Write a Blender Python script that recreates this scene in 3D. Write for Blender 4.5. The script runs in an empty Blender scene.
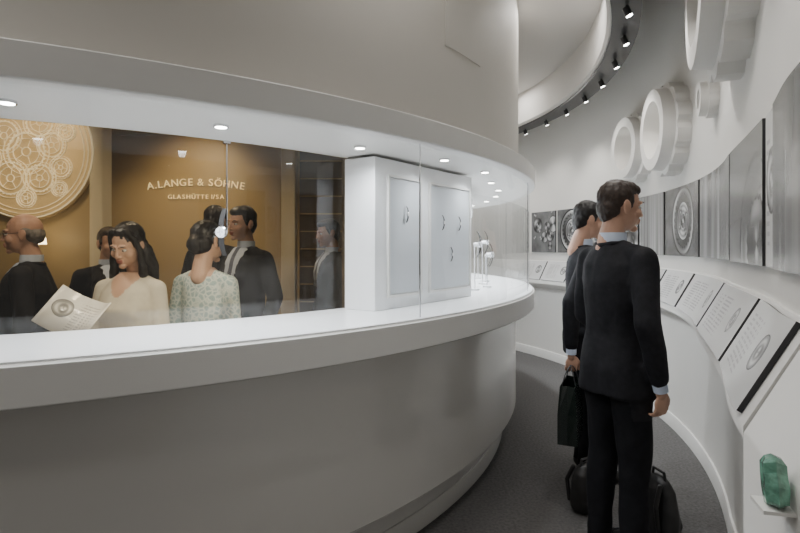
import bpy, bmesh, math, random, bisect
from mathutils import Vector, Matrix, noise
random.seed(4)
rad=math.radians
CX,CY=-2.95,5.17
EYE=1.48
def pol(R,d,z=0.0):
    return Vector((CX+R*math.cos(rad(d)),CY+R*math.sin(rad(d)),z))
COL=bpy.context.scene.collection

# ---------------- materials ----------------
def newmat(name):
    m=bpy.data.materials.new(name); m.use_nodes=True
    nt=m.node_tree
    return m,nt,nt.nodes['Principled BSDF']
def mat(name,col,rough=0.6,metal=0.0,noise_amt=0.0,nscale=20,bump=0.0,bscale=200,emis=None,estr=0,spec=0.5,coat=0):
    m,nt,b=newmat(name)
    b.inputs['Base Color'].default_value=(*col,1); b.inputs['Roughness'].default_value=rough
    b.inputs['Metallic'].default_value=metal; b.inputs['Specular IOR Level'].default_value=spec
    b.inputs['Coat Weight'].default_value=coat
    if emis: 
        b.inputs['Emission Color'].default_value=(*emis,1); b.inputs['Emission Strength'].default_value=estr
    tc=nt.nodes.new('ShaderNodeTexCoord')
    if noise_amt>0:
        n=nt.nodes.new('ShaderNodeTexNoise'); n.inputs['Scale'].default_value=nscale; n.inputs['Detail'].default_value=5
        nt.links.new(tc.outputs['Object'],n.inputs['Vector'])
        r=nt.nodes.new('ShaderNodeValToRGB')
        r.color_ramp.elements[0].position=.3; r.color_ramp.elements[1].position=.7
        r.color_ramp.elements[0].color=(*[c*(1-noise_amt) for c in col],1)
        r.color_ramp.elements[1].color=(*[min(1,c*(1+noise_amt)) for c in col],1)
        nt.links.new(n.outputs['Fac'],r.inputs['Fac']); nt.links.new(r.outputs['Color'],b.inputs['Base Color'])
    if bump>0:
        n=nt.nodes.new('ShaderNodeTexNoise'); n.inputs['Scale'].default_value=bscale
        nt.links.new(tc.outputs['Object'],n.inputs['Vector'])
        bp=nt.nodes.new('ShaderNodeBump'); bp.inputs['Strength'].default_value=bump; bp.inputs['Distance'].default_value=.01
        nt.links.new(n.outputs['Fac'],bp.inputs['Height']); nt.links.new(bp.outputs['Normal'],b.inputs['Normal'])
    return m
M_white=mat('white_paint',(.76,.75,.725),.4,noise_amt=.015,nscale=2)
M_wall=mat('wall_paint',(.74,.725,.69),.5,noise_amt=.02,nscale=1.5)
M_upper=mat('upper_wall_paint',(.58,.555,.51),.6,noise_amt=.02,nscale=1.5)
M_body=mat('satin_white_lacquer',(.62,.60,.565),.25,noise_amt=.015,nscale=1,coat=.3)
M_lac=mat('white_lacquer_bright',(.88,.89,.90),.25)
M_ceil=mat('ceiling_paint',(.70,.685,.66),.8)
M_carpet=mat('grey_carpet',(.13,.126,.124),.95,noise_amt=.25,nscale=60,bump=.6,bscale=350,spec=.1)
M_black=mat('black_metal',(.02,.02,.022),.4)
M_lamp=mat('lamp_emitter',(1,1,1),.5,emis=(1,.97,.92),estr=25)
M_lampw=mat('warm_lamp_emitter',(1,.9,.7),.5,emis=(1,.85,.6),estr=8)
M_brown=mat('bronze_brown_wall',(.40,.30,.155),.5,noise_amt=.04,nscale=2)
M_dbrown=mat('dark_brown_panel',(.085,.065,.042),.5,noise_amt=.1,nscale=6)
M_cream=mat('cream_column',(.76,.67,.48),.5)
M_gold=mat('gold_letters',(.90,.78,.48),.35,metal=.2,emis=(1,.85,.5),estr=.6)  # emission added so the letters glow by themselves
M_goldd=mat('dial_gold',(.66,.50,.27),.42,metal=.25,noise_amt=.06,nscale=5,emis=(.8,.58,.28),estr=.18)  # faint emission put into the gold, the relief itself is no lamp
M_dialc=mat('dial_cream_lines',(.9,.84,.68),.45,emis=(.95,.85,.6),estr=.35)  # lines given a glow of their own to look lit
M_steel=mat('steel',(.7,.7,.72),.2,metal=1)
M_silver=mat('dial_silver',(.85,.85,.85),.3,metal=.2)
M_leather=mat('black_leather',(.02,.019,.019),.5)
M_gloss=mat('glossy_black_paper',(.010,.018,.015),.18,coat=.5)
M_suit=mat('black_suit_wool',(.012,.012,.015),.8,noise_amt=.25,nscale=40,spec=.25,bump=.15,bscale=300)
M_trou=mat('black_trousers',(.008,.008,.010),.88,spec=.2,noise_amt=.2,nscale=30)
M_shoe=mat('black_shoe',(.015,.014,.014),.3)
M_shirt=mat('white_shirt',(.58,.65,.78),.7)
M_tie=mat('grey_tie',(.10,.11,.16),.5)
M_hairb=mat('dark_brown_hair',(.030,.017,.011),.5,noise_amt=.4,nscale=80)
M_hairk=mat('black_hair',(.010,.008,.008),.4,noise_amt=.4,nscale=80)
M_hairg=mat('grey_hair',(.16,.14,.12),.6,noise_amt=.3,nscale=60)
M_skin=mat('skin',(.50,.29,.20),.5,noise_amt=.05,nscale=30)
M_skin2=mat('skin_light',(.64,.41,.30),.5,noise_amt=.04,nscale=30)
M_lip=mat('lips',(.38,.13,.10),.45)
M_eye=mat('eye_white',(.7,.68,.65),.2)
M_iris=mat('iris',(.03,.018,.01),.2)
M_emer=mat('emerald_crystal',(.13,.30,.22),.2,noise_amt=.55,nscale=28,bump=.5,bscale=50,coat=.4)
M_creamc=mat('cream_blouse',(.72,.68,.58),.7,noise_amt=.05,nscale=40)
M_panel=mat('panel_pale_grey',(.60,.63,.66),.5)
def lace():
    m,nt,b=newmat('lace_fabric'); b.inputs['Roughness'].default_value=.8
    tc=nt.nodes.new('ShaderNodeTexCoord'); v=nt.nodes.new('ShaderNodeTexVoronoi'); v.inputs['Scale'].default_value=34
    v.feature='DISTANCE_TO_EDGE'
    nt.links.new(tc.outputs['Object'],v.inputs['Vector'])
    r=nt.nodes.new('ShaderNodeValToRGB'); r.color_ramp.elements[0].position=.05;r.color_ramp.elements[1].position=.22
    r.color_ramp.elements[0].color=(.74,.82,.80,1); r.color_ramp.elements[1].color=(.38,.52,.54,1)
    nt.links.new(v.outputs['Distance'],r.inputs['Fac']); nt.links.new(r.outputs['Color'],b.inputs['Base Color'])
    return m
M_lace=lace()
def glass(name,col,base=.03,amp=.45):
    m=bpy.data.materials.new(name); m.use_nodes=True; nt=m.node_tree; nt.nodes.clear()
    o=nt.nodes.new('ShaderNodeOutputMaterial'); mx=nt.nodes.new('ShaderNodeMixShader')
    t=nt.nodes.new('ShaderNodeBsdfTransparent'); t.inputs[0].default_value=(*col,1)
    g=nt.nodes.new('ShaderNodeBsdfGlossy'); g.inputs['Roughness'].default_value=.0
    lw=nt.nodes.new('ShaderNodeLayerWeight'); lw.inputs['Blend'].default_value=.5
    p=nt.nodes.new('ShaderNodeMath'); p.operation='POWER'; p.inputs[1].default_value=4
    q=nt.nodes.new('ShaderNodeMath'); q.operation='MULTIPLY_ADD'; q.inputs[1].default_value=amp; q.inputs[2].default_value=base
    nt.links.new(lw.outputs['Facing'],p.inputs[0]); nt.links.new(p.outputs[0],q.inputs[0])
    nt.links.new(q.outputs[0],mx.inputs[0]); nt.links.new(t.outputs[0],mx.inputs[1]); nt.links.new(g.outputs[0],mx.inputs[2])
    nt.links.new(mx.outputs[0],o.inputs[0]); return m
M_glass=glass('clear_glass',(.97,.98,.98),.05,.6)
M_tint=glass('bronze_tinted_glass',(.92,.84,.70),.07,.45)

def printmat(kind,seed,asp=1.6,light=.62,dark=.02):
    """black-and-white macro photograph of watch parts / text pages"""
    m,nt,b=newmat('print_'+kind+str(seed)); N=nt.nodes; L=nt.links
    b.inputs['Roughness'].default_value=.2
    rnd=random.Random(seed*17+3)
    tc=N.new('ShaderNodeTexCoord'); sx=N.new('ShaderNodeSeparateXYZ'); L.new(tc.outputs['UV'],sx.inputs[0])
    def mth(op,a,bb=None,c=None,clamp=False):
        n=N.new('ShaderNodeMath'); n.operation=op; n.use_clamp=clamp
        for i,v in enumerate((a,bb,c)):
            if v is None: continue
            if isinstance(v,(int,float)): n.inputs[i].default_value=v
            else: L.new(v,n.inputs[i])
        return n.outputs[0]
    def mixv(a,bb,f):
        return mth('MULTIPLY_ADD',mth('SUBTRACT',bb,a),f,a)
    X=mth('MULTIPLY',sx.outputs[0],asp); Yc=sx.outputs[1]
    def nz(scx,scy,sc,det=3):
        mp=N.new('ShaderNodeMapping'); mp.inputs['Scale'].default_value=(scx,scy,1); mp.inputs['Location'].default_value=(seed*3.1,seed*1.7,0)
        L.new(tc.outputs['UV'],mp.inputs['Vector']); n=N.new('ShaderNodeTexNoise'); n.inputs['Scale'].default_value=sc; n.inputs['Detail'].default_value=det
        L.new(mp.outputs[0],n.inputs['Vector']); return n.outputs['Fac']
    def disc(val,cx,cy,r,teeth,lo,hi,ringf=0):
        dx=mth('SUBTRACT',X,cx); dy=mth('SUBTRACT',Yc,cy)
        d=mth('SQRT',mth('ADD',mth('MULTIPLY',dx,dx),mth('MULTIPLY',dy,dy)))
        a=mth('ARCTAN2',dy,dx)
        dd=d
        if teeth: dd=mth('MULTIPLY_ADD',mth('SINE',mth('MULTIPLY',a,teeth)),r*.05,d)
        sh=mth('MULTIPLY_ADD',mth('SINE',mth('MULTIPLY_ADD',a,2,rnd.random()*6)),(hi-lo)/2,(hi+lo)/2)
        if ringf: sh=mth('MULTIPLY',sh,mth('MULTIPLY_ADD',mth('SINE',mth('MULTIPLY',d,ringf)),.22,.8))
        k=120
        edge=mth('MULTIPLY',mth('SUBTRACT',r*1.08,dd),k,clamp=True)
        inn=mth('MULTIPLY',mth('SUBTRACT',r,dd),k,clamp=True)
        v=mixv(val,mth('MULTIPLY',val,.15),edge)
        return mixv(v,sh,inn)
    if kind=='move':
        v=mth('MULTIPLY_ADD',nz(1,1,3),.6,-.05)
        v=disc(v,asp*.52,.5,.47,0,.4,1,60); v=disc(v,asp*.52,.5,.36,24,.04,.3,0); v=disc(v,asp*.52,.5,.27,0,.45,1,80)
        v=disc(v,asp*.52,.5,.10,10,.1,.4); v=disc(v,asp*.52,.5,.04,0,.7,1)
        for i in range(4):
            a=i*1.57+.6; v=disc(v,asp*.52+.19*math.cos(a),.5+.19*math.sin(a),.05,0,.1,.8)
    elif kind=='parts':
        v=mth('MULTIPLY_ADD',nz(1.4,1,2.2),.9,-.1)
        for i in range(7):
            r=rnd.uniform(.09,.26); v=disc(v,rnd.uniform(0,asp),rnd.uniform(0,1),r,rnd.choice([0,18,26]),.1,rnd.uniform(.6,1),rnd.choice([0,70]))
            v=disc(v,rnd.uniform(0,asp),rnd.uniform(0,1),.05,0,.3,.9)
    elif kind=='dark':
        v=mth('MULTIPLY_ADD',nz(.8,1,1.2,2),.8,.0); v=disc(v,asp*.85,.15,.62,0,.25,.85,22); v=disc(v,asp*.85,.15,.34,20,.1,.9,30)
        v=mth('MULTIPLY',v,mth('MULTIPLY_ADD',Yc,-.6,1.1))
    elif kind=='streak':
        v=mth('MULTIPLY_ADD',nz(9,.15,1.0,2),1.3,-.12); v=mth('MULTIPLY',v,mth('MULTIPLY_ADD',Yc,-.35,1.15))
    else:
        ln=mth('GREATER_THAN',mth('SINE',mth('MULTIPLY',Yc,95)),.1); 
        msk=mth('MULTIPLY',mth('GREATER_THAN',nz(26,1.5,1,3),.46),ln)
        col=mth('MULTIPLY',mth('GREATER_THAN',sx.outputs[0],.12),mth('LESS_THAN',sx.outputs[0],.55)); 
        row=mth('MULTIPLY',mth('GREATER_THAN',Yc,.14),mth('LESS_THAN',Yc,.86))
        v=mth('MULTIPLY_ADD',nz(1,1,1.5,2),.25,.78)
        v=mixv(v,.66,mth('MULTIPLY',mth('MULTIPLY',msk,col),row))
        v=disc(v,asp*.78,.55,.2,0,.55,.95,60)
    r=N.new('ShaderNodeValToRGB'); L.new(v,r.inputs['Fac'])
    cr=r.color_ramp; cr.elements[0].position=0; cr.elements[0].color=(dark,dark,dark,1); cr.elements[1].position=1; cr.elements[1].color=(light,light,light*.99,1)
    e=cr.elements.new(.5); g=light*.36; e.color=(g,g,g,1)
    L.new(r.outputs['Color'],b.inputs['Base Color'])
    return m

# ---------------- mesh helpers ----------------
def empty(name,loc=(0,0,0),rot=0):
    e=bpy.data.objects.new(name,None); COL.objects.link(e); e.location=loc; e.rotation_euler=(0,0,rot); e.empty_display_size=.1
    return e
def mk(name,verts,faces,mats,smooth=True,parent=None,sharp=35,fm=None,uvs=None):
    me=bpy.data.meshes.new(name); me.from_pydata([tuple(v) for v in verts],[],faces)
    if not isinstance(mats,(list,tuple)): mats=[mats]
    for m in mats: me.materials.append(m)
    if fm: 
        for p,i in zip(me.polygons,fm): p.material_index=i
    if uvs:
        ul=me.uv_layers.new(name='UVMap')
        for p in me.polygons:
            for li,vi in zip(p.loop_indices,p.vertices): ul.data[li].uv=uvs[vi]
    bm=bmesh.new(); bm.from_mesh(me); bmesh.ops.recalc_face_normals(bm,faces=bm.faces); bm.to_mesh(me); bm.free()
    if smooth:
        for p in me.polygons: p.use_smooth=True
        me.set_sharp_from_angle(angle=rad(sharp))
    o=bpy.data.objects.new(name,me); COL.objects.link(o)
    if parent: o.parent=parent
    return o
def revolve(name,prof,a0,a1,mats,step=2.0,parent=None,closedprof=True,center=(CX,CY)):
    full=abs(a1-a0)>=359.9
    n=max(3,int(round(abs(a1-a0)/step))); k=len(prof)
    V=[];F=[]
    cnt=n if full else n+1
    for i in range(cnt):
        a=rad(a0+(a1-a0)*i/n)
        for (R,z) in prof: V.append((center[0]+R*math.cos(a),center[1]+R*math.sin(a),z))
    for i in range(n):
        j=(i+1)%cnt
        for q in range(k if closedprof else k-1):
            r=(q+1)%k
            F.append((i*k+q,j*k+q,j*k+r,i*k+r))
    if not full and closedprof:
        F.append(tuple(range(k))); F.append(tuple((cnt-1)*k+q for q in reversed(range(k))))
    return mk(name,V,F,mats,parent=parent)
def box(name,c,s,m,parent=None,M=None,bev=0):
    V=[]
    for x in(-1,1):
        for y in(-1,1):
            for z in(-1,1):
                v=Vector((c[0]+x*s[0]/2,c[1]+y*s[1]/2,c[2]+z*s[2]/2))
                V.append(M@v if M else v)
    F=[(0,1,3,2),(4,6,7,5),(0,4,5,1),(2,3,7,6),(0,2,6,4),(1,5,7,3)]
    o=mk(name,V,F,m,smooth=False,parent=parent)
    if bev>0:
        b=o.modifiers.new('b','BEVEL'); b.width=bev; b.segments=2
    return o
def cyl(name,p0,p1,r,m,parent=None,r1=None,n=20):
    p0=Vector(p0);p1=Vector(p1); d=(p1-p0).normalized(); q=d.to_track_quat('Z','Y')
    r1=r if r1 is None else r1
    V=[];F=[]
    for p,rr in((p0,r),(p1,r1)):
        for i in range(n):
            a=2*math.pi*i/n; V.append(p+q@Vector((rr*math.cos(a),rr*math.sin(a),0)))
    for i in range(n): F.append((i,(i+1)%n,n+(i+1)%n,n+i))
    F.append(tuple(reversed(range(n)))); F.append(tuple(range(n,2*n)))
    return mk(name,V,F,m,parent=parent)
def joinobjs(name,objs,parent=None):
    bpy.context.view_layer.update()
    bm=bmesh.new(); mats=[]
    for o in objs:
        dg=bpy.context.evaluated_depsgraph_get(); me=bpy.data.meshes.new_from_object(o.evaluated_get(dg))
        me.transform(o.matrix_world)
        mp=[]
        for m in me.materials:
            if m not in mats: mats.append(m)
            mp.append(mats.index(m))
        for p in me.polygons: p.material_index=mp[p.material_index] if mp else 0
        bm.from_mesh(me); bpy.data.meshes.remove(me)
    me=bpy.data.meshes.new(name); bm.to_mesh(me); bm.free()
    for m in mats: me.materials.append(m)
    for o in objs: bpy.data.objects.remove(o,do_unlink=True)
    o=bpy.data.objects.new(name,me); COL.objects.link(o)
    if parent: o.parent=parent
    return o

# ---------------- outer wall path ----------------
RO=5.25
path=[]
for i in range(0,159): 
    path.append(Vector(pol(RO,130-i)[:2]))
circ_n=len(path)-1
ctrl=[Vector(pol(RO,-20)[:2]),path[-1].copy(),Vector((1.32,1.9)),Vector((1.07,1.43)),Vector((.9,1.0)),Vector((.81,.5)),Vector((.78,0)),Vector((.78,-1.5)),Vector((.78,-2))]
for i in range(1,len(ctrl)-2):
    p0,p1,p2,p3=ctrl[i-1:i+3]
    for k in range(1,13):
        t=k/12
        path.append(.5*((2*p1)+(p2-p0)*t+(2*p0-5*p1+4*p2-p3)*t*t+(3*p1-p0-3*p2+p3)*t**3))
S=[0]
for i in range(1,len(path)): S.append(S[-1]+(path[i]-path[i-1]).length)
S0=S[circ_n]; S=[s-S0 for s in S]
def ats(s):
    s=max(S[0],min(S[-1]-1e-6,s))
    i=max(1,min(len(S)-1,bisect.bisect_right(S,s))); t=(s-S[i-1])/(S[i]-S[i-1])
    p=path[i-1].lerp(path[i],t)
    def tan(j):
        a=path[max(0,j-1)];b=path[min(len(path)-1,j+1)]; return (b-a).normalized()
    T=tan(i-1).lerp(tan(i),t).normalized()
    return p,Vector((T.y,-T.x))
def sp(phi): return -(phi+28)*rad(1)*RO
def sweep(name,prof,s0,s1,mats,step=.08,parent=None,closed=True):
    n=max(2,int((s1-s0)/step)); k=len(prof); V=[];F=[]
    for i in range(n+1):
        p,nr=ats(s0+(s1-s0)*i/n)
        for off,z in prof: V.append((p.x+nr.x*off,p.y+nr.y*off,z))
    for i in range(n):
        for q in range(k if closed else k-1):
            r=(q+1)%k; F.append((i*k+q,(i+1)*k+q,(i+1)*k+r,i*k+r))
    if closed: F.append(tuple(range(k))); F.append(tuple(n*k+q for q in reversed(range(k))))
    return mk(name,V,F,mats,parent=parent)
def cpanel(name,s0,s1,lo,hi,th,mf,ms,parent=None):
    n=14; V=[];F=[];fm=[];uv=[]
    dx=hi[0]-lo[0]; dz=hi[1]-lo[1]; L=math.hypot(dx,dz); no=(dz/L,-dx/L)
    prof=[lo,hi,(hi[0]+no[0]*th,hi[1]+no[1]*th),(lo[0]+no[0]*th,lo[1]+no[1]*th)]
    for i in range(n+1):
        p,nr=ats(s0+(s1-s0)*i/n)
        for q,(off,z) in enumerate(prof):
            V.append((p.x+nr.x*off,p.y+nr.y*off,z)); uv.append((i/n,1 if q in(1,2) else 0))
    for i in range(n):
        for q in range(4):
            r=(q+1)%4; F.append((i*4+q,(i+1)*4+q,(i+1)*4+r,i*4+r)); fm.append(0 if q==2 else 1)
    F.append((0,1,2,3)); fm.append(1); F.append((n*4+3,n*4+2,n*4+1,n*4)); fm.append(1)
    return mk(name,V,F,[mf,ms],parent=parent,fm=fm,uvs=uv)

SMIN,SMAX=S[0]+.01,S[-1]-.01
# ---------------- room shell ----------------
mk('floor',[(-9,-3,0),(6,-3,0),(6,12,0),(-9,12,0)],[(0,1,2,3)],M_carpet,smooth=False)
sweep('wall_outer',[(0,0),(0,3.9),(-.15,3.9),(-.15,0)],SMIN,SMAX,M_wall)
sweep('baseboard_outer',[(.001,0.0),(.001,.11),(.012,.11),(.016,.1),(.016,0.0)],SMIN,1.6,M_white)
revolve('ceiling',[(4.62,3.35),(4.62,2.99),(4.64,2.97),(4.80,2.97),(4.82,2.99),(4.82,3.9),(9,3.9),(9,4.0),(0.5,4.0),(.5,3.35)],0,360,M_ceil)
revolve('trim_1',[(4.65,2.95),(4.65,2.971),(4.825,2.971),(4.825,2.95)],0,360,M_black)
tr=empty('track_spotlight_set')
hs=[];
for i,phi in enumerate(range(-60,72,6)):
    p=pol(4.74,phi,2.952); tgt=pol(5.25,phi,1.7); d=(tgt-p).normalized()
    hs.append(cyl('h',p,p+Vector((0,0,-.03)),.008,M_black,n=8))
    q=p+Vector((0,0,-.035)); hs.append(cyl('h',q-d*.02,q+d*.035,.022,M_black,n=14))
    hs.append(cyl('h',q+d*.0351,q+d*.037,.019,M_lamp,n=14))
joinobjs('spotlight_heads',hs,tr)

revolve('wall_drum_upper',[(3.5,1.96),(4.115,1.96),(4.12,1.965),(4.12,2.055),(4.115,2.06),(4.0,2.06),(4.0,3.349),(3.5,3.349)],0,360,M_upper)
revolve('trim_2',[(3.545,1.952),(4.125,1.952),(4.13,1.957),(4.13,2.058),(4.125,2.063),(4.002,2.063),(4.002,2.0601),(4.1201,2.0601),(4.1201,1.9599),(3.545,1.9599)],0,360,M_white)
revolve('curved_display_counter',[(3.5,0),(3.86,0),(3.86,.25),(3.972,.25),(3.98,.258),(3.98,1.02),(4.115,1.02),(4.12,1.025),(4.12,1.145),(4.115,1.15),(3.5,1.15)],0,360,M_body)
revolve('fascia_lit_band',[(4.1201,1.024),(4.1245,1.028),(4.1245,1.143),(4.1201,1.147)],0,360,M_white)  # paler sleeve over the fascia, paints in the light from the shelf
revolve('baseboard_drum',[(3.861,0),(3.875,0),(3.875,.09),(3.87,.1),(3.861,.1)],0,360,M_body)
revolve('trim_3',[(3.53,1.1505),(4.11,1.1505),(4.11,1.156),(3.53,1.156)],0,360,M_lac)
revolve('wall_access_hatch',[(4.001,2.52),(4.005,2.52),(4.005,3.1),(4.001,3.1)],-37.3,-31.5,M_upper,step=1)
gl=empty('curved_glass_front')
edges=[-114,-90,-66,-41.9,-18,6,30]
for a,b in zip(edges[:-1],edges[1:]):
    revolve('glass_pane',[(4.085,1.156),(4.085,1.952)],a+.05,b-.05,M_glass,parent=gl,closedprof=False,step=1.5)
for a in edges:
    revolve('glass_seam',[(4.083,1.156),(4.088,1.156),(4.088,1.952),(4.083,1.952)],a-.03,a+.03,M_steel,parent=gl,step=1)
revolve('window_1',[(3.525,1.151),(3.525,1.958)],-97,-40.9,M_tint,closedprof=False,step=1.5)
revolve('wall_vitrine_inner',[(3.5,1.151),(3.53,1.151),(3.53,1.955),(3.5,1.955)],-40.7,263,M_lac,step=2)
revolve('wall_room_lining',[(3.46,0),(3.49,0),(3.49,2.74),(3.46,2.74)],-40.5,263,M_dbrown,step=2)
revolve('ceiling_inner_room',[(0.02,2.75),(3.495,2.75),(3.495,2.8),(.02,2.8)],0,360,M_brown,step=4)

# vitrine cabinet
F1=pol(3.77,-41.5); F2=pol(3.80,-25.8); X=(F2-F1).normalized(); W=(F2-F1).length; Y=Vector((X.y,-X.x,0))
MB=Matrix((( X.x,Y.x,0,F1.x),(X.y,Y.y,0,F1.y),(0,0,1,1.156),(0,0,0,1)))
bx=empty('watch_display_cabinet')
Hb=.78
box('carcass',(W/2,-.10,Hb/2),(W,.2,Hb),M_lac,bx,MB,bev=.004)
def frame(x0,x1,z0,z1,t=.012,d=.014):
    for (a,b,c,e) in((x0,x1,z0,z0+t),(x0,x1,z1-t,z1),(x0,x0+t,z0+t,z1-t),(x1-t,x1,z0+t,z1-t)):
        box('frame',((a+b)/2,d/2,(c+e)/2),(b-a,d,e-c),M_white,bx,MB)
frame(.10,.42,.06,.70); frame(.50,1.0,.06,.70)
box('inset_panel',(.26,.003,.38),(.29,.006,.6),M_panel,bx,MB)
box('inset_panel',(.75,.003,.38),(.47,.006,.6),M_panel,bx,MB)

def watchmesh(e,sc,strap=True):
    obs=[]
    def c(y0,y1,r,m,x=0,z=0,r1=None): 
        o=cyl('p',Vector((x,y0,z))*sc,Vector((x,y1,z))*sc,r*sc,m,r1=r1*sc if r1 else None,n=28); obs.append(o)
    c(-.006,.004,.021,M_steel); c(.004,.006,.021,M_steel,r1=.0185); c(.0061,.0066,.0175,M_silver)
    c(.0067,.0072,.0045,M_panel,z=-.008); c(.0067,.0072,.0045,M_panel,x=-.008,z=.002)
    obs.append(box('p',(0,.0075*sc,.006*sc),(.0012*sc,.0006*sc,.013*sc),M_black))
    obs.append(box('p',(.005*sc,.0075*sc,0),(.011*sc,.0006*sc,.0012*sc),M_black))
    obs.append(cyl('p',Vector((.021,0,0))*sc,Vector((.026,0,0))*sc,.003*sc,M_steel,n=12))
    if strap:
        for sg in(-1,1):
            V=[];F=[];n=8
            for i in range(n+1):
                t=i/n; z=sg*(.019+.062*t); y=-.002-.022*t*t; w=.010-.002*t
                for xx,yy in((-w,y),(w,y),(w,y+.003),(-w,y+.003)): V.append(Vector((xx,yy,z))*sc)
            for i in range(n):
                for q in range(4): F.append((i*4+q,(i+1)*4+q,(i+1)*4+(q+1)%4,i*4+(q+1)%4))
            F+= [(0,1,2,3),(n*4+3,n*4+2,n*4+1,n*4)]
            obs.append(mk('p',V,F,M_leather))
    return obs
def watch(name,M,sc=1.0,stand=None):
    e=empty(name); obs=watchmesh(e,sc)
    if stand is not None:
        obs.append(cyl('p',(0,-.045,-stand),(0,-.045,-.0),.004,M_steel,n=10))
        obs.append(cyl('p',(0,-.045,-stand),(0,-.045,-stand+.014),.035,M_lac,n=24))
        obs.append(cyl('p',(0,-.05,0),(0,-.006*sc,0),.014,M_lac,n=16))
    joinobjs('watch_body',obs,e); e.matrix_world=M
    return e
def mface(p,phi):
    a=rad(phi-90); return Matrix.Translation(p)@Matrix.Rotation(a,4,'Z')
for (x,z) in((.26,.5),(.64,.47),(.84,.47),(.74,.28)):
    p=MB@Vector((x,.025,z)); watch('wristwatch',Matrix(((X.x,Y.x,0,p.x),(X.y,Y.y,0,p.y),(0,0,1,p.z),(0,0,0,1))),.55)
pw=Vector(((222-400)/533*2.35,2.35,0))
hw=watch('hanging_wristwatch',mface(Vector((pw.x,pw.y-.01,1.545)),-105),1.3)
cyl('rod',(pw.x+.012,pw.y+.03,1.55),(pw.x+.012,pw.y+.03,1.952),.003,M_steel,None,n=10)
hr=[bpy.data.objects['rod'],cyl('mount',(pw.x+.012,pw.y+.03,1.94),(pw.x+.012,pw.y+.03,1.952),.018,M_steel,None,n=20),
cyl('hook',(pw.x+.012,pw.y+.03,1.552),(pw.x,pw.y+.005,1.552),.003,M_steel,None,n=8)]
joinobjs('display_hanging_rod',hr)
for phi,R,zz in((-19,3.75,1.5),(-14,3.8,1.42),(-9,3.75,1.52),(-3,3.8,1.4),(4,3.8,1.5)):
    watch('wristwatch_on_stand',mface(pol(R,phi,zz),phi-12),1.2,stand=zz-1.156)
nt_=empty('slatted_light_shelf')
for i in range(7):
    revolve('slat',[(3.531,1.88-.022*i),(3.62,1.88-.022*i),(3.62,1.888-.022*i),(3.531,1.888-.022*i)],-25,12,M_lac,parent=nt_,step=3)

def light(kind,name,loc,energy,color=(1,1,1),tgt=None,size=.05,angle=90,blend=.6,sx=1,sy=1):
    l=bpy.data.lights.new(name,kind); l.energy=energy; l.color=color
    if kind=='SPOT': l.spot_size=rad(angle); l.spot_blend=blend; l.shadow_soft_size=size
    elif kind=='POINT': l.shadow_soft_size=size
    elif kind=='AREA': l.shape='RECTANGLE'; l.size=sx; l.size_y=sy
    o=bpy.data.objects.new(name,l); COL.objects.link(o); o.location=loc
    if tgt is not None: o.rotation_euler=(Vector(tgt)-Vector(loc)).to_track_quat('-Z','Y').to_euler()
    return o
dl=empty('vitrine_downlight_set'); hs=[]
for phi in (-88,-76,-64,-54,-44,-36,-28,-20,-12,-4,4,12,22):
    R=3.84 if (phi<-42 or phi>-25) else 3.94
    p=pol(R,phi,1.952)
    hs.append(cyl('h',p,p+Vector((0,0,-.010)),.028,M_steel)); hs.append(cyl('h',p+Vector((0,0,-.0101)),p+Vector((0,0,-.0112)),.022,M_lamp))
    en=20 if phi<-42 else (11 if phi<-25 else 50)
    if phi==-54: en=75
    light('SPOT','vitrine_spot',p+Vector((0,0,-.02)),en,(.92,.96,1),p+Vector((0,0,-1)),.02,165,1.0)
joinobjs('downlight_heads',hs,dl)

# ---------------- outer wall items ----------------
kinds=[('parts',24.5,18.9,1.0),('move',18.4,11.6,1.15),('parts',11,5.2,1),('dark',4.8,-.6,.9),('streak',-1,-6.9,1),('move',-7.4,-16.2,1.5),('streak',-16.7,-28.3,1.9)]
for i,(k,a,b,asp) in enumerate(kinds):
    cpanel('photo_print',sp(a),sp(b),(.004,1.41),(.004,1.95),.014,printmat(k,i,asp,light=.66),M_black)
cpanel('photo_print',.05,.84,(.004,1.41),(.004,1.95),.014,printmat('dark',11,1.4,light=.75),M_black)
cpanel('text_panel',.87,1.02,(.004,1.41),(.004,1.95),.008,printmat('page',12,.3,light=.8),M_white)
cpanel('photo_print',1.06,1.95,(.004,1.41),(.004,1.95),.014,printmat('streak',14,1.6,light=.42),M_black)
lect=sweep('sloped_wall_lectern',[(.001,1.30),(.012,1.30),(.155,1.035),(.155,1.005),(.14,.99),(.001,.93)],sp(60),1.60,M_white)
lo=(.148,1.050);hi=(.020,1.288)
bounds=[(sp(26),sp(20.6)),(sp(20.2),sp(14.6)),(sp(14.2),sp(9)),(sp(8.6),sp(3.4)),(sp(3),sp(-2)),(sp(-2.4),sp(-8)),(sp(-8.4),sp(-15.6)),(sp(-16.2),sp(-27.2)),(.0,.86),(.91,1.54)]
for i,(a,b) in enumerate(bounds):
    cpanel('caption_panel',a,b,lo,hi,.014,printmat('page',20+i,(b-a)/.27,light=.72),M_black,parent=lect)
sweep('lectern_end_cabinet',[(.001,0),(.001,1.29),(.012,1.29),(.150,1.03),(.155,1.02),(.155,0)],1.605,2.6,M_white)
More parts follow.
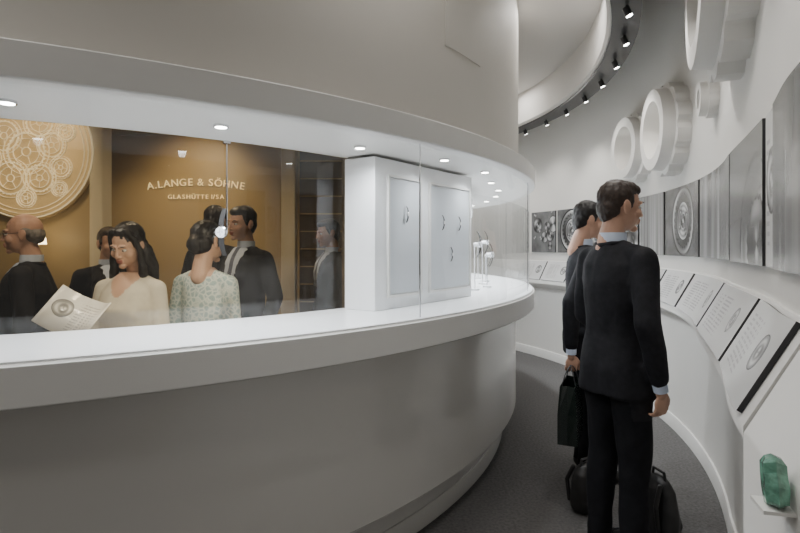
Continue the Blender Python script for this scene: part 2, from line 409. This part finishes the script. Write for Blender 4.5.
def gear(name,s,z,r,depth,teeth,inner=.62):
    p,nr=ats(s); T=Vector((-nr.y,nr.x,0)); N=Vector((nr.x,nr.y,0)); O=Vector((p.x,p.y,z))
    e=empty(name); V=[];F=[]; n=teeth*10
    def P(a,rr,d): return O+T*(rr*math.cos(a))+Vector((0,0,rr*math.sin(a)))+N*d
    ro=[]
    for i in range(n):
        t=i%10; ro.append(r if 2<=t<=7 else (r*.93 if t in(0,9) else r*.965))
    for i in range(n):
        a=2*math.pi*i/n
        V+= [P(a,ro[i],.0),P(a,ro[i],depth*.55),P(a,r*.88,depth*.56),P(a,r*.86,depth),P(a,r*inner,depth),P(a,r*inner*.97,.0)]
    for i in range(n):
        j=(i+1)%n
        for q in range(6): F.append((i*6+q,j*6+q,j*6+(q+1)%6,i*6+(q+1)%6))
    mk('gear_rim',V,F,M_wall,parent=e,sharp=30)
    cyl('hub',O,O+N*depth*.4,r*.14,M_wall,e,n=32)
    return e
gear('gear_wall_relief',sp(-9.8),2.42,.37,.20,12)
gear('gear_wall_relief',sp(-1),2.42,.33,.18,12)
gear('gear_wall_relief',.30,2.80,.54,.20,14,.66)
gear('gear_wall_relief',sp(-21),2.40,.12,.10,8,.5)

e=empty('green_crystal_specimen'); 
p,nr=ats(1.90); N=Vector((nr.x,nr.y,0)); T=Vector((-nr.y,nr.x,0))
V=[];F=[]; O=Vector((p.x,p.y,.0))+N*.180
SC=.50; zc=1.03
Rt=Matrix.Rotation(rad(12),4,N)
for k,(z,rr,sk) in enumerate([(-.088,.046,0),(-.08,.052,0),(-.02,.055,.002),(.03,.051,-.002),(.07,.052,.003),(.088,.038,.008)]):
    for i in range(6):
        a=rad(60*i+12); r2=rr*(1+.08*math.sin(i*2.3+k)); V.append(O+Vector((0,0,zc))+Rt@((T*(r2*math.cos(a)*1.15+sk)+N*(r2*math.sin(a)*.8))*SC+Vector((0,0,(z+.008*math.sin(i*1.7+k*.6))*SC))))
for k in range(5):
    for i in range(6): F.append((k*6+i,k*6+(i+1)%6,(k+1)*6+(i+1)%6,(k+1)*6+i))
F.append(tuple(reversed(range(6)))); F.append(tuple(range(30,36)))
mk('crystal',V,F,M_emer,smooth=False,parent=e)
sweep('specimen_ledge',[(.1555,.977),(.21,.977),(.21,.984),(.1555,.984)],1.87,1.93,M_white,step=.03,parent=e)

# ---------------- inner room ----------------
box('wall_inner_back',(-2.9,6.05,1.37),(6.3,.1,2.74),M_brown)
box('wall_inner_left',(-3.62,4.12,1.37),(2.54,.1,2.74),M_brown)
box('cream_column',(-2.30,4.10,1.37),(.10,.14,2.74),M_cream,bev=.01)
box('cream_column',(-1.12,5.4,1.37),(.14,.14,2.74),M_cream,bev=.01)
box('wall_dark_wood_screen',(-.62,5.5,1.37),(.82,.06,2.74),M_dbrown)
sc=empty('screen_slats')
for i in range(14):
    box('slat',(-.62,5.462,.2+.18*i),(.8,.012,.012),M_brown,sc)
for (x,y) in((-2.62,3.85),):
    tl=empty('floor_lamp'); cyl('shade',(x,y,1.50),(x,y,1.60),.06,M_lampw,tl,r1=.045); cyl('stem',(x,y,0),(x,y,1.50),.012,M_gold,tl)
    cyl('foot',(x,y,0),(x,y,.02),.12,M_gold,tl)
e=empty('giant_watch_movement_relief'); O=Vector((-2.82,4.06,2.20))
def disc(y,r,m,x=0,z=0,nm='disc'): return cyl(nm,O+Vector((x,0,z)),O+Vector((x,-y,z)),r,m,e,n=64)
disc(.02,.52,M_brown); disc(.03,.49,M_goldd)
def ringo(x,z,r,w,y=.04,m=M_dialc,teeth=0):
    V=[];F=[];n=max(48,teeth*4)
    for i in range(n):
        a=2*math.pi*i/n; rr=r*(1.07 if teeth and i%4<2 else 1)
        for q,yy in((rr,-.028),(rr,-y),(r-w,-y),(r-w,-.028)): V.append(O+Vector((x+q*math.cos(a),yy,z+q*math.sin(a))))
    for i in range(n):
        j=(i+1)%n
        for q in range(4): F.append((i*4+q,j*4+q,j*4+(q+1)%4,i*4+(q+1)%4))
    mk('ring',V,F,m,parent=e)
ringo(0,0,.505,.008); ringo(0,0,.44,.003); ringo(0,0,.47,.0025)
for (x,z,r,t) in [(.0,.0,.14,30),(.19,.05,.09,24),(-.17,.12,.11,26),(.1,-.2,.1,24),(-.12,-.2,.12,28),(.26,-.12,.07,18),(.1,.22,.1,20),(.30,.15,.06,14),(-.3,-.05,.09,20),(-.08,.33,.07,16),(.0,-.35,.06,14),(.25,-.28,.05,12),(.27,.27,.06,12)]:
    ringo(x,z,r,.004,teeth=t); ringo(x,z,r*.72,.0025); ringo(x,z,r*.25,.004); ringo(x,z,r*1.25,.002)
    for k in range(5):
        a=k*rad(72)+x*9; d=Vector((math.cos(a),0,math.sin(a)))
        cyl('arm',O+Vector((x,-.034,z))+d*r*.25,O+Vector((x,-.034,z))+d*r*.72,.0022,M_dialc,e,n=6)
e=empty('gold_wall_lettering')
def letters(txt,cx,z,w,size,arc):
    wd=lambda c: {'.':.32,' ':.35,'I':.36,'/':.45,'&':1.0,'G':1.0,'O':1.05,'Ö':1.05,'N':1.0,'H':1.0,'A':.98,'Ü':.98,'T':.85,'S':.85,'L':.75,'E':.85}.get(c,1)
    tot=sum(wd(c) for c in txt); u=0
    for ch in txt:
        t=(u+wd(ch)/2)/tot-.5; u+=wd(ch)
        if ch==' ': continue
        cu=bpy.data.curves.new('letter','FONT'); cu.body=ch; cu.size=size; cu.extrude=.006; cu.align_x='CENTER'
        cu.materials.append(M_gold); o=bpy.data.objects.new('letter',cu); COL.objects.link(o)
        o.location=(cx+t*w,5.985,z-arc*(2*t)**2)
        o.rotation_euler=(Matrix.Rotation(math.atan(8*arc*t/w),3,'Y')@Matrix.Rotation(rad(90),3,'X')).to_euler()
        o.parent=e
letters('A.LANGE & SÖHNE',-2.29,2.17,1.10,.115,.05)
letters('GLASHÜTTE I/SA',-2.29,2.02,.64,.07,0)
hs=[]; dl=empty('inner_downlight_set')
for (x,y) in((-2.4,5.2),(-1.9,5.2),(-3.4,4.6),(-2.7,3.4),(-1.6,4.0),(-.9,4.6),(-2.9,5.4),(-1.4,3.2)):
    hs.append(cyl('h',(x,y,2.75),(x,y,2.735),.05,M_cream)); hs.append(cyl('h',(x,y,2.7349),(x,y,2.733),.038,M_lampw))
    light('SPOT','inner_spot',(x,y,2.72),26,(1,.86,.64),(x,y,0),.05,120,.8)
joinobjs('downlight_heads',hs,dl)
light('SPOT','wall_wash',(-2.2,5.2,2.7),40,(1,.84,.58),(-2.25,6,1.9),.05,110,.9)
light('SPOT','relief_spot',(-2.75,3.2,2.68),30,(1,.86,.64),(-2.82,4.06,2.2),.04,70,.8)
light('SPOT','inner_key',(-1.9,2.3,2.6),36,(1,.92,.82),(-1.5,3.1,1.4),.1,100,.8)

# ---------------- people ----------------
class Blob:
    def __init__(s): s.V=[];s.F=[]
    def ell(s,c,r,seg=18,rings=12,M=None):
        b=len(s.V); c=Vector(c)
        for i in range(1,rings):
            th=math.pi*i/rings
            for j in range(seg):
                ph=2*math.pi*j/seg
                v=Vector((r[0]*math.sin(th)*math.cos(ph),r[1]*math.sin(th)*math.sin(ph),r[2]*math.cos(th)))
                if M: v=M@v
                s.V.append(c+v)
        t=Vector((0,0,r[2])); 
        if M: t=M@t
        s.V.append(c+t); s.V.append(c-t); T=len(s.V)-2;B=T+1
        for i in range(rings-2):
            for j in range(seg):
                k=(j+1)%seg; s.F.append((b+i*seg+j,b+(i+1)*seg+j,b+(i+1)*seg+k,b+i*seg+k))
        for j in range(seg):
            k=(j+1)%seg; s.F.append((T,b+j,b+k)); s.F.append((B,b+(rings-2)*seg+k,b+(rings-2)*seg+j))
    def cone(s,p0,r0,p1,r1,n=16):
        p0=Vector(p0);p1=Vector(p1); d=p1-p0
        if d.length<1e-6: return
        q=d.to_track_quat('Z','Y'); b=len(s.V)
        for p,rr in((p0,r0),(p1,r1)):
            for i in range(n):
                a=2*math.pi*i/n; s.V.append(p+q@Vector((rr*math.cos(a),rr*math.sin(a),0)))
        for i in range(n): s.F.append((b+i,b+(i+1)%n,b+n+(i+1)%n,b+n+i))
        s.F.append(tuple(b+i for i in reversed(range(n)))); s.F.append(tuple(b+n+i for i in range(n)))
    def chain(s,pts):
        for i,(p,r) in enumerate(pts):
            s.ell(p,(r,r,r),14,10)
            if i: s.cone(pts[i-1][0],pts[i-1][1],p,r)
    def loft(s,rings,n=28,pw=2.3):
        b=len(s.V)
        for (cx,cy,z,rx,ry) in rings:
            for i in range(n):
                a=2*math.pi*i/n; c_=math.cos(a);s_=math.sin(a)
                s.V.append(Vector((cx+rx*math.copysign(abs(c_)**(2/pw),c_),cy+ry*math.copysign(abs(s_)**(2/pw),s_),z)))
        for k in range(len(rings)-1):
            for i in range(n): s.F.append((b+k*n+i,b+k*n+(i+1)%n,b+(k+1)*n+(i+1)%n,b+(k+1)*n+i))
        s.F.append(tuple(b+i for i in reversed(range(n)))); k=len(rings)-1; s.F.append(tuple(b+k*n+i for i in range(n)))
    def build(s,name,mats,voxel,smooth=2,matfn=None,disp=0,dscale=8,parent=None,M=None,zmin=None):
        me=bpy.data.meshes.new('t'); me.from_pydata([tuple(v) for v in s.V],[],s.F)
        o=bpy.data.objects.new('t',me); COL.objects.link(o)
        r=o.modifiers.new('r','REMESH'); r.mode='VOXEL'; r.voxel_size=voxel
        if smooth: sm=o.modifiers.new('s','SMOOTH'); sm.iterations=smooth; sm.factor=.5
        bpy.context.view_layer.update()
        dg=bpy.context.evaluated_depsgraph_get(); m2=bpy.data.meshes.new_from_object(o.evaluated_get(dg))
        bpy.data.objects.remove(o,do_unlink=True)
        if disp>0:
            nrm=[v.normal.copy() for v in m2.vertices]
            for v,nn in zip(m2.vertices,nrm):
                q=v.co.copy(); q.z*=.55
                f=noise.noise(q*dscale)+.5*noise.noise(q*dscale*2.3)
                v.co+=nn*f*disp
        if zmin is not None:
            for v in m2.vertices: v.co.z=max(zmin,v.co.z)
        m2.materials.clear()
        for m in mats: m2.materials.append(m)
        for p in m2.polygons:
            p.use_smooth=True
            p.material_index=matfn(p.center,p.normal) if matfn else 0
        if M: m2.transform(M)
        m2.name=name
        ob=bpy.data.objects.new(name,m2); COL.objects.link(ob)
        if parent: ob.parent=parent
        return ob

def make_head(e,M,skin,hairm,style):
    b=Blob()
    b.ell((0,.015,.03),(.075,.095,.090)); b.ell((0,-.018,-.03),(.062,.075,.088)); b.ell((0,-.020,-.070),(.053,.058,.042))
    b.ell((0,-.074,-.099),(.022,.019,.017)); b.chain([((0,-.090,.010),.007),((0,-.105,-.022),.008),((0,-.108,-.032),.0095)])
    for sx in(-1,1):
        b.ell((sx*.012,-.096,-.036),(.008,.011,.007)); b.ell((sx*.040,-.058,-.03),(.025,.026,.025))
        b.ell((sx*.078,.012,-.012),(.009,.019,.033)); b.ell((sx*.083,.020,-.002),(.006,.017,.026))
        b.chain([((sx*.014,-.088,.022),.008),((sx*.045,-.073,.022),.008)])
    b.ell((0,-.092,-.058),(.022,.010,.007)); b.ell((0,-.089,-.071),(.02,.011,.008))
    b.chain([((0,.018,-.06),.054),((0,.036,-.14),.055),((0,.045,-.22),.058)])
    def fn(c,n):
        if c.y<-.090 and abs(c.x)<.024-.2*abs(c.z+.065) and -.077<c.z<-.053: return 1
        return 0
    b.build('head',[skin,M_lip],.0042,2,fn,parent=e,M=M)
    for sx in(-1,1):
        q=Blob(); q.ell((sx*.030,-.074,.0),(.0135,.0125,.0080)); 
        mk('eye',[M@v for v in q.V],q.F,M_eye,parent=e)
        q=Blob(); q.ell((sx*.030,-.0835,.0),(.0055,.004,.0055)); mk('iris',[M@v for v in q.V],q.F,M_iris,parent=e)
        q=Blob(); q.ell((sx*.032,-.088,.026),(.018,.005,.003)); mk('eyebrow',[M@v for v in q.V],q.F,hairm,parent=e)
    h=Blob()
    if style=='short':
        h.ell((0,.026,.040),(.081,.096,.087)); h.ell((0,-.006,.080),(.064,.080,.042)); h.ell((0,.060,-.010),(.068,.057,.070))
        h.ell((0,.076,-.05),(.045,.026,.035))
        for sx in(-1,1): h.ell((sx*.071,-.006,.020),(.010,.018,.035))
    elif style=='bald':
        h.ell((0,.062,-.012),(.075,.055,.056))
        for sx in(-1,1): h.ell((sx*.071,.03,.008),(.012,.035,.026))
    elif style=='long':
        h.ell((0,.026,.044),(.086,.098,.090)); h.ell((0,.008,.084),(.066,.074,.042)); h.ell((0,.06,-.03),(.083,.06,.1))
        for sx in(-1,1):
            h.chain([((sx*.045,-.040,.098),.018),((sx*.076,-.030,.05),.014),((sx*.086,-.012,-.03),.018),((sx*.090,-.025,-.11),.024),((sx*.094,-.045,-.19),.026),((sx*.092,-.055,-.25),.012)])
            h.chain([((sx*.06,.05,-.05),.05),((sx*.075,.06,-.15),.05),((sx*.07,.06,-.25),.04)])
        h.chain([((0,.07,-.05),.06),((0,.085,-.18),.055),((0,.08,-.27),.03)])
    elif style=='bun':
        h.ell((0,.024,.044),(.085,.100,.089)); h.ell((0,.0,.084),(.066,.078,.042)); h.ell((0,.06,-.02),(.076,.06,.075)); h.ell((0,.105,-.03),(.05,.045,.055))
        for sx in(-1,1): h.ell((sx*.076,.0,.01),(.012,.035,.05))
    h.build('hair',[hairm],.0055,1,disp=.004,dscale=60,parent=e,M=M)
    if style=='bald':
        for sx in(-1,1):
            V=[];F=[];n=24
            for i in range(n):
                a=2*math.pi*i/n
                for j in range(6):
                    c=2*math.pi*j/6; rr=.020+.002*math.cos(c); V.append(M@Vector((sx*.031+rr*1.1*math.cos(a),-.096+.002*math.sin(c),rr*.85*math.sin(a))))
            for i in range(n):
                for j in range(6): F.append((i*6+j,((i+1)%n)*6+j,((i+1)%n)*6+(j+1)%6,i*6+(j+1)%6))
            mk('glasses_rim',V,F,M_black,parent=e)
            cyl('glasses_temple',M@Vector((sx*.053,-.094,.004)),M@Vector((sx*.082,.0,.004)),.0018,M_black,e,n=8)
        cyl('glasses_bridge',M@Vector((-.01,-.098,.003)),M@Vector((.01,-.098,.003)),.0018,M_black,e,n=8)

def make_hand(e,wrist,d,thumb,side,skin,curl=.5,sc=1.0):
    Z=-Vector(d).normalized(); Yv=-(Vector(thumb)-Z*Vector(thumb).dot(Z)).normalized(); Xv=Yv.cross(Z)
    R=Matrix(((Xv.x,Yv.x,Z.x,0),(Xv.y,Yv.y,Z.y,0),(Xv.z,Yv.z,Z.z,0),(0,0,0,1)))
    M=Matrix.Translation(wrist)@R@Matrix.Scale(sc,4)
    g=1 if side=='R' else -1
    b=Blob(); b.chain([((0,0,.04),.025),((0,0,-.01),.024)]); b.ell((0,-.002,-.055),(.015,.040,.045)); b.ell((g*.004,-.02,-.04),(.016,.022,.032))
    for y,L,r in((-.030,.072,.0088),(-.010,.082,.009),(.011,.076,.0088),(.030,.058,.0078)):
        p=Vector((0,y,-.078)); pts=[(Vector((0,y*.8,-.06)),r),(p,r)]; ang=.15
        for k,f in enumerate((.45,.32,.23)):
            ang+=curl*(.9 if k else .5); p=p+Vector((g*math.sin(ang),y*.25*(1-curl)*.3,-math.cos(ang)))*L*f; pts.append((p.copy(),r*(1-.09*(k+1))))
        b.chain(pts)
    b.chain([(Vector((g*.006,-.028,-.022)),.013),(Vector((g*.014,-.050,-.050)),.0105),(Vector((g*.022,-.056,-.074)),.0095),(Vector((g*.028,-.053,-.094)),.008)])
    return b.build('hand',[skin],.0036,1,parent=e,M=M)

def person(name,x,y,rot,H,armR,armL,skin=M_skin,hair=M_hairb,style='short',outfit='suit',yaw=0,pitch=0,roll=0,curl=(.5,.5),thumbs=((0,-1,0),(0,-1,0)),wide=1.0,hdir=(None,None),stance=.10,step=0.0,tie=True,build=1.0):
    e=empty(name,(x,y,0),rad(rot)); k=H/1.8; e.scale=(k,k,k)
    b=Blob(); w=wide
    fem=outfit!='suit'
    if not fem:
        b.loft([(0,.005,.79,.190*w,.140*build),(0,.005,.80,.194*w,.144*build),(0,.005,.93,.184*w,.142*build),(0,0,1.08,.160*w,.124*build),(0,-.002,1.2,.174*w,.132*build),(0,0,1.32,.190*w,.136*build),(0,.008,1.40,.180*w,.122),(0,.015,1.455,.13*w,.095),(0,.02,1.505,.070,.070)])
        sw=.182*w; sr=.064; er=.054; wr=.042
    else:
        b.loft([(0,0,.70,.19,.13),(0,0,.92,.185,.135),(0,0,1.08,.145,.105),(0,-.005,1.2,.155,.115),(0,-.02,1.31,.165,.13),(0,0,1.41,.15,.105),(0,.012,1.47,.11,.08),(0,.02,1.52,.055,.055)])
        for sx in(-1,1): b.ell((sx*.075,-.085,1.29),(.062,.055,.06))
        sw=.165; sr=.056; er=.046; wr=.036
    for sx,(el,wrp) in((-1,armR),(1,armL)):
        sh=Vector((sx*sw,.012,1.42)); el=Vector(el); wrp=Vector(wrp)
        b.chain([((sx*.045,.022,1.475),.045),((sx*sw*.92,.014,1.428),sr*.93)])
        b.chain([(sh,sr),(sh.lerp(el,.5),(sr+er)/2),(el,er),(el.lerp(wrp,.5),(er+wr)/2+.002),(wrp,wr)])
    for sx in(-1,1):
        st=step*sx
        b.chain([((sx*.085,.0,.93),.105),((sx*.09,.0,.80),.096),((sx*stance,-.01+st*.5,.50),.072),((sx*stance,.005+st,.30),.066),((sx*stance,.012+st,.10),.060)])
        b.ell((sx*(stance+.005),-.075+st,.035),(.047,.135,.048)); b.ell((sx*stance,.02+st,.06),(.045,.055,.06))
    b.loft([(0,0,.82,.17,.12),(0,0,1.0,.155,.12)])
    if outfit=='suit':
        mats=[M_suit,M_trou,M_shirt,M_tie,M_shoe]
        def fn(c,n):
            if c.z<.075: return 4
            if c.z<.79 and abs(c.x)<.2 and c.y<.3 and (abs(c.x)<.155*w or c.z<.7): return 1
            if c.z>1.14 and c.y<-.03 and n.y<.2:
                lim=.008+.20*(c.z-1.14)
                if abs(c.x)<lim and c.z<1.56:
                    if tie and abs(c.x)<.016+.012*(1.5-c.z): return 3
                    return 2
            return 0
    else:
        top=M_lace if outfit=='lace' else M_creamc
        mats=[top,M_trou,skin,M_shoe]
        def fn(c,n):
            if c.z<.075: return 3
            if c.z<.92: return 1
            if c.z>1.47 and abs(c.x)<.08: return 2
            if c.y<-.04 and c.z>1.38 and abs(c.x)<(c.z-1.36)*.7: return 2
            return 0
    b.build('body',mats,.011,3,fn,disp=.010 if not fem else .005,dscale=8,parent=e,zmin=.0)
    if outfit=='suit':
        q=Blob(); q.loft([(0,.024,1.475,.064,.062),(0,.026,1.52,.062,.062),(0,.027,1.548,.0605,.0605),(0,.027,1.549,.045,.045)],pw=2)
        mk('shirt_collar',q.V,q.F,M_shirt,parent=e)
        q=Blob(); 
        for sx in(-1,1):
            q.chain([((sx*.0,.092,1.488),.013),((sx*.052,.075,1.495),.013),((sx*.074,.015,1.495),.013),((sx*.070,-.050,1.465),.013),((sx*.055,-.112,1.37),.012),((sx*.03,-.132,1.24),.009)])
        q.build('jacket_collar',[M_suit],.006,2,parent=e)
    for i,(sx,(el,wrp),th) in enumerate(((-1,armR,thumbs[0]),(1,armL,thumbs[1]))):
        d=(Vector(wrp)-Vector(el)).normalized(); hd=Vector(hdir[i]) if hdir[i] else d
        if outfit=='suit': cyl('cuff',Vector(wrp)+d*.02,Vector(wrp)+d*.056,.032,M_shirt,e,r1=.031)
        make_hand(e,Vector(wrp)+d*.062,hd,th,'R' if sx<0 else 'L',skin,curl[i],.98 if not fem else .86)
    Mh=Matrix.Translation((0,-.020,1.675))@Matrix.Rotation(rad(yaw),4,'Z')@Matrix.Rotation(rad(roll),4,'Y')@Matrix.Rotation(rad(pitch),4,'X')
    make_head(e,Mh,skin,hair,style)
    return e
RR=((-.25,.05,1.15),(-.245,-.05,.90)); RL=((.25,.05,1.15),(.245,-.05,.90))
person('man_in_black_suit',1.04,2.55,108,1.80,((-.255,.06,1.15),(-.235,-.02,.90)),((.245,-.0,1.13),(.14,-.17,.98)),yaw=-10,pitch=6,curl=(.6,.6),step=.02,hair=M_hairb,skin=M_skin,hdir=((.1,-.1,-1),(0,-.4,-1)),stance=.09)
person('man_in_black_suit',1.22,3.48,80,1.78,((-.235,.13,1.15),(-.225,.13,.885)),RL,yaw=8,pitch=12,curl=(1.1,.5),hair=M_hairk,skin=M_skin,wide=.9,hdir=((0,0,-1),None))
person('bald_man_with_glasses',-2.10,3.0,-68,1.67,((-.25,.03,1.15),(-.2,-.2,1.05)),RL,style='bald',hair=M_hairg,yaw=0,pitch=4,skin=M_skin,build=1.12)
person('woman_reading_brochure',-1.40,2.76,-8,1.60,((-.22,-.02,1.12),(-.17,-.22,1.13)),((.22,-.02,1.12),(.03,-.26,1.12)),style='long',hair=M_hairk,outfit='cream',skin=M_skin2,yaw=0,pitch=22,roll=3,curl=(.7,.7),hdir=((-.1,-.8,.1),(-.4,-.7,.1)),thumbs=((0,0,1),(0,0,1)))
person('woman_in_lace_top',-1.07,2.95,165,1.62,((-.21,.03,1.16),(-.2,-.1,.95)),((.21,.03,1.16),(.2,-.1,.95)),style='bun',hair=M_hairk,outfit='lace',skin=M_skin2,yaw=-12,pitch=10,roll=6)
person('man_in_dark_suit',-1.10,3.75,-28,1.77,((-.25,.05,1.15),(-.12,-.2,1.08)),RL,style='short',hair=M_hairk,yaw=-6,pitch=6,roll=4,tie=True)
person('man_in_dark_suit',-1.42,4.1,160,1.80,RR,RL,style='short',hair=M_hairk,pitch=8)
person('man_in_dark_suit',-.60,4.55,-60,1.72,RR,RL,style='short',hair=M_hairk,pitch=8)
person('man_in_dark_suit',-2.03,3.72,50,1.62,RR,RL,style='short',hair=M_hairb,tie=False,pitch=6)

e=empty('open_brochure'); V=[];F=[]; uv=[]
for i in range(17):
    t=i/16*2-1
    for j in range(2): V.append(Vector((t*.13,-.05*abs(t)**.8+.02*math.sin(abs(t)*3.1),(j-.5)*.20))); uv.append((1-i/16,j))
for i in range(16): F.append((i*2,i*2+2,i*2+3,i*2+1))
br=mk('pages',V,F,printmat('page',40,1.3,light=.9,dark=.15),parent=e,uvs=uv)
s=br.modifiers.new('s','SOLIDIFY'); s.thickness=.003
e.location=(-1.455,2.40,1.165); e.rotation_euler=(rad(-38),rad(18),rad(-10))

# ---------------- bags ----------------
def shopping_bag(x,y,rot,z0,z1,w,d,hz):
    e=empty('black_shopping_bag',(x,y,0),rad(rot)); V=[];F=[]
    for z,sy,g in((z0,1,0),((z0+z1)/2,1,.012),(z1,.75,.02)):
        for px,py in((-w/2,-d/2*sy),(w/2,-d/2*sy),(w/2-g,0),(w/2,d/2*sy),(-w/2,d/2*sy),(-w/2+g,0)): V.append((px,py,z))
    for k in range(2):
        for i in range(6): F.append((k*6+i,k*6+(i+1)%6,(k+1)*6+(i+1)%6,(k+1)*6+i))
    F.append((5,4,3,2,1,0))
    o=mk('bag_body',V,F,M_gloss,smooth=False,parent=e); s=o.modifiers.new('s','SOLIDIFY'); s.thickness=.003
    for sy in(-1,1):
        b=Blob(); pts=[]
        for i in range(9):
            t=i/8; a=math.pi*t; pts.append((Vector((-w*.25*math.cos(a),sy*d*.36*(1-math.sin(a)*.95),z1-.02+(hz-z1+.02)*math.sin(a)**.6)),.003))
        b.chain(pts); mk('handle',b.V,b.F,M_black,parent=e)
    return e
shopping_bag(1.030,3.22,65,.33,.67,.30,.11,.765)
def backpack(name,x,y,rot,w,d,h):
    e=empty(name,(x,y,0),rad(rot)); b=Blob()
    b.loft([(0,0,.0,w*.40,d*.40),(0,0,.03,w*.49,d*.49),(0,0,h*.5,w*.5,d*.5),(0,0,h*.8,w*.46,d*.42),(0,0,h*.95,w*.3,d*.25),(0,0,h,w*.12,d*.1)],pw=3)
    b.loft([(0,-d*.5,.04,w*.34,d*.16),(0,-d*.52,h*.25,w*.38,d*.2),(0,-d*.48,h*.48,w*.3,d*.1)],pw=3)
    b.build('bag_body',[M_leather],.01,2,disp=.006,dscale=12,parent=e,zmin=0)
    q=Blob(); q.chain([(Vector((-.05,0,h*.95)),.007),(Vector((-.04,0,h*1.08)),.007),(Vector((.04,0,h*1.08)),.007),(Vector((.05,0,h*.95)),.007)]); mk('handle',q.V,q.F,M_leather,parent=e)
    for sx in(-1,1):
        q=Blob(); q.chain([(Vector((sx*w*.3,d*.35,h*.9)),.012),(Vector((sx*w*.36,d*.62,h*.6)),.012),(Vector((sx*w*.36,d*.5,h*.2)),.01)]); mk('strap',q.V,q.F,M_leather,parent=e)
    return e
backpack('black_backpack',1.05,3.0,30,.19,.13,.27)
backpack('black_shoulder_bag',1.33,2.74,100,.22,.12,.31)

# ---------------- lights ----------------
for phi in range(-54,70,9):
    p=pol(4.74,phi,2.90); t=pol(5.2,phi,1.5)
    light('SPOT','track_spot',p,34,(1,.965,.915),t,.04,95,.9)
for phi in (-70,-45,-15,15,45):
    p=pol(4.28,phi,3.33); light('AREA','recessed_panel_light',p,7,(1,.96,.91),p+Vector((0,0,-1)),sx=.4,sy=.4)
for (x,y) in((-1.6,-.6),(-3.2,-.4)):
    light('AREA','offscreen_fill_light',(x,y,3.8),17,(1,.96,.90),(x,y,0),sx=.6,sy=.6)  # added fill lamps, unseen, to brighten the corridor
w=bpy.data.worlds.new('World'); bpy.context.scene.world=w; w.use_nodes=True
w.node_tree.nodes['Background'].inputs[0].default_value=(.94,.91,.86,1); w.node_tree.nodes['Background'].inputs[1].default_value=.15

cam=bpy.data.cameras.new('camera'); cam.lens=24; cam.sensor_width=36; cam.shift_y=-19.5/800; cam.clip_start=.05
co=bpy.data.objects.new('camera',cam); COL.objects.link(co); co.location=(0,0,EYE); co.rotation_euler=(rad(90),0,0)
bpy.context.scene.camera=co
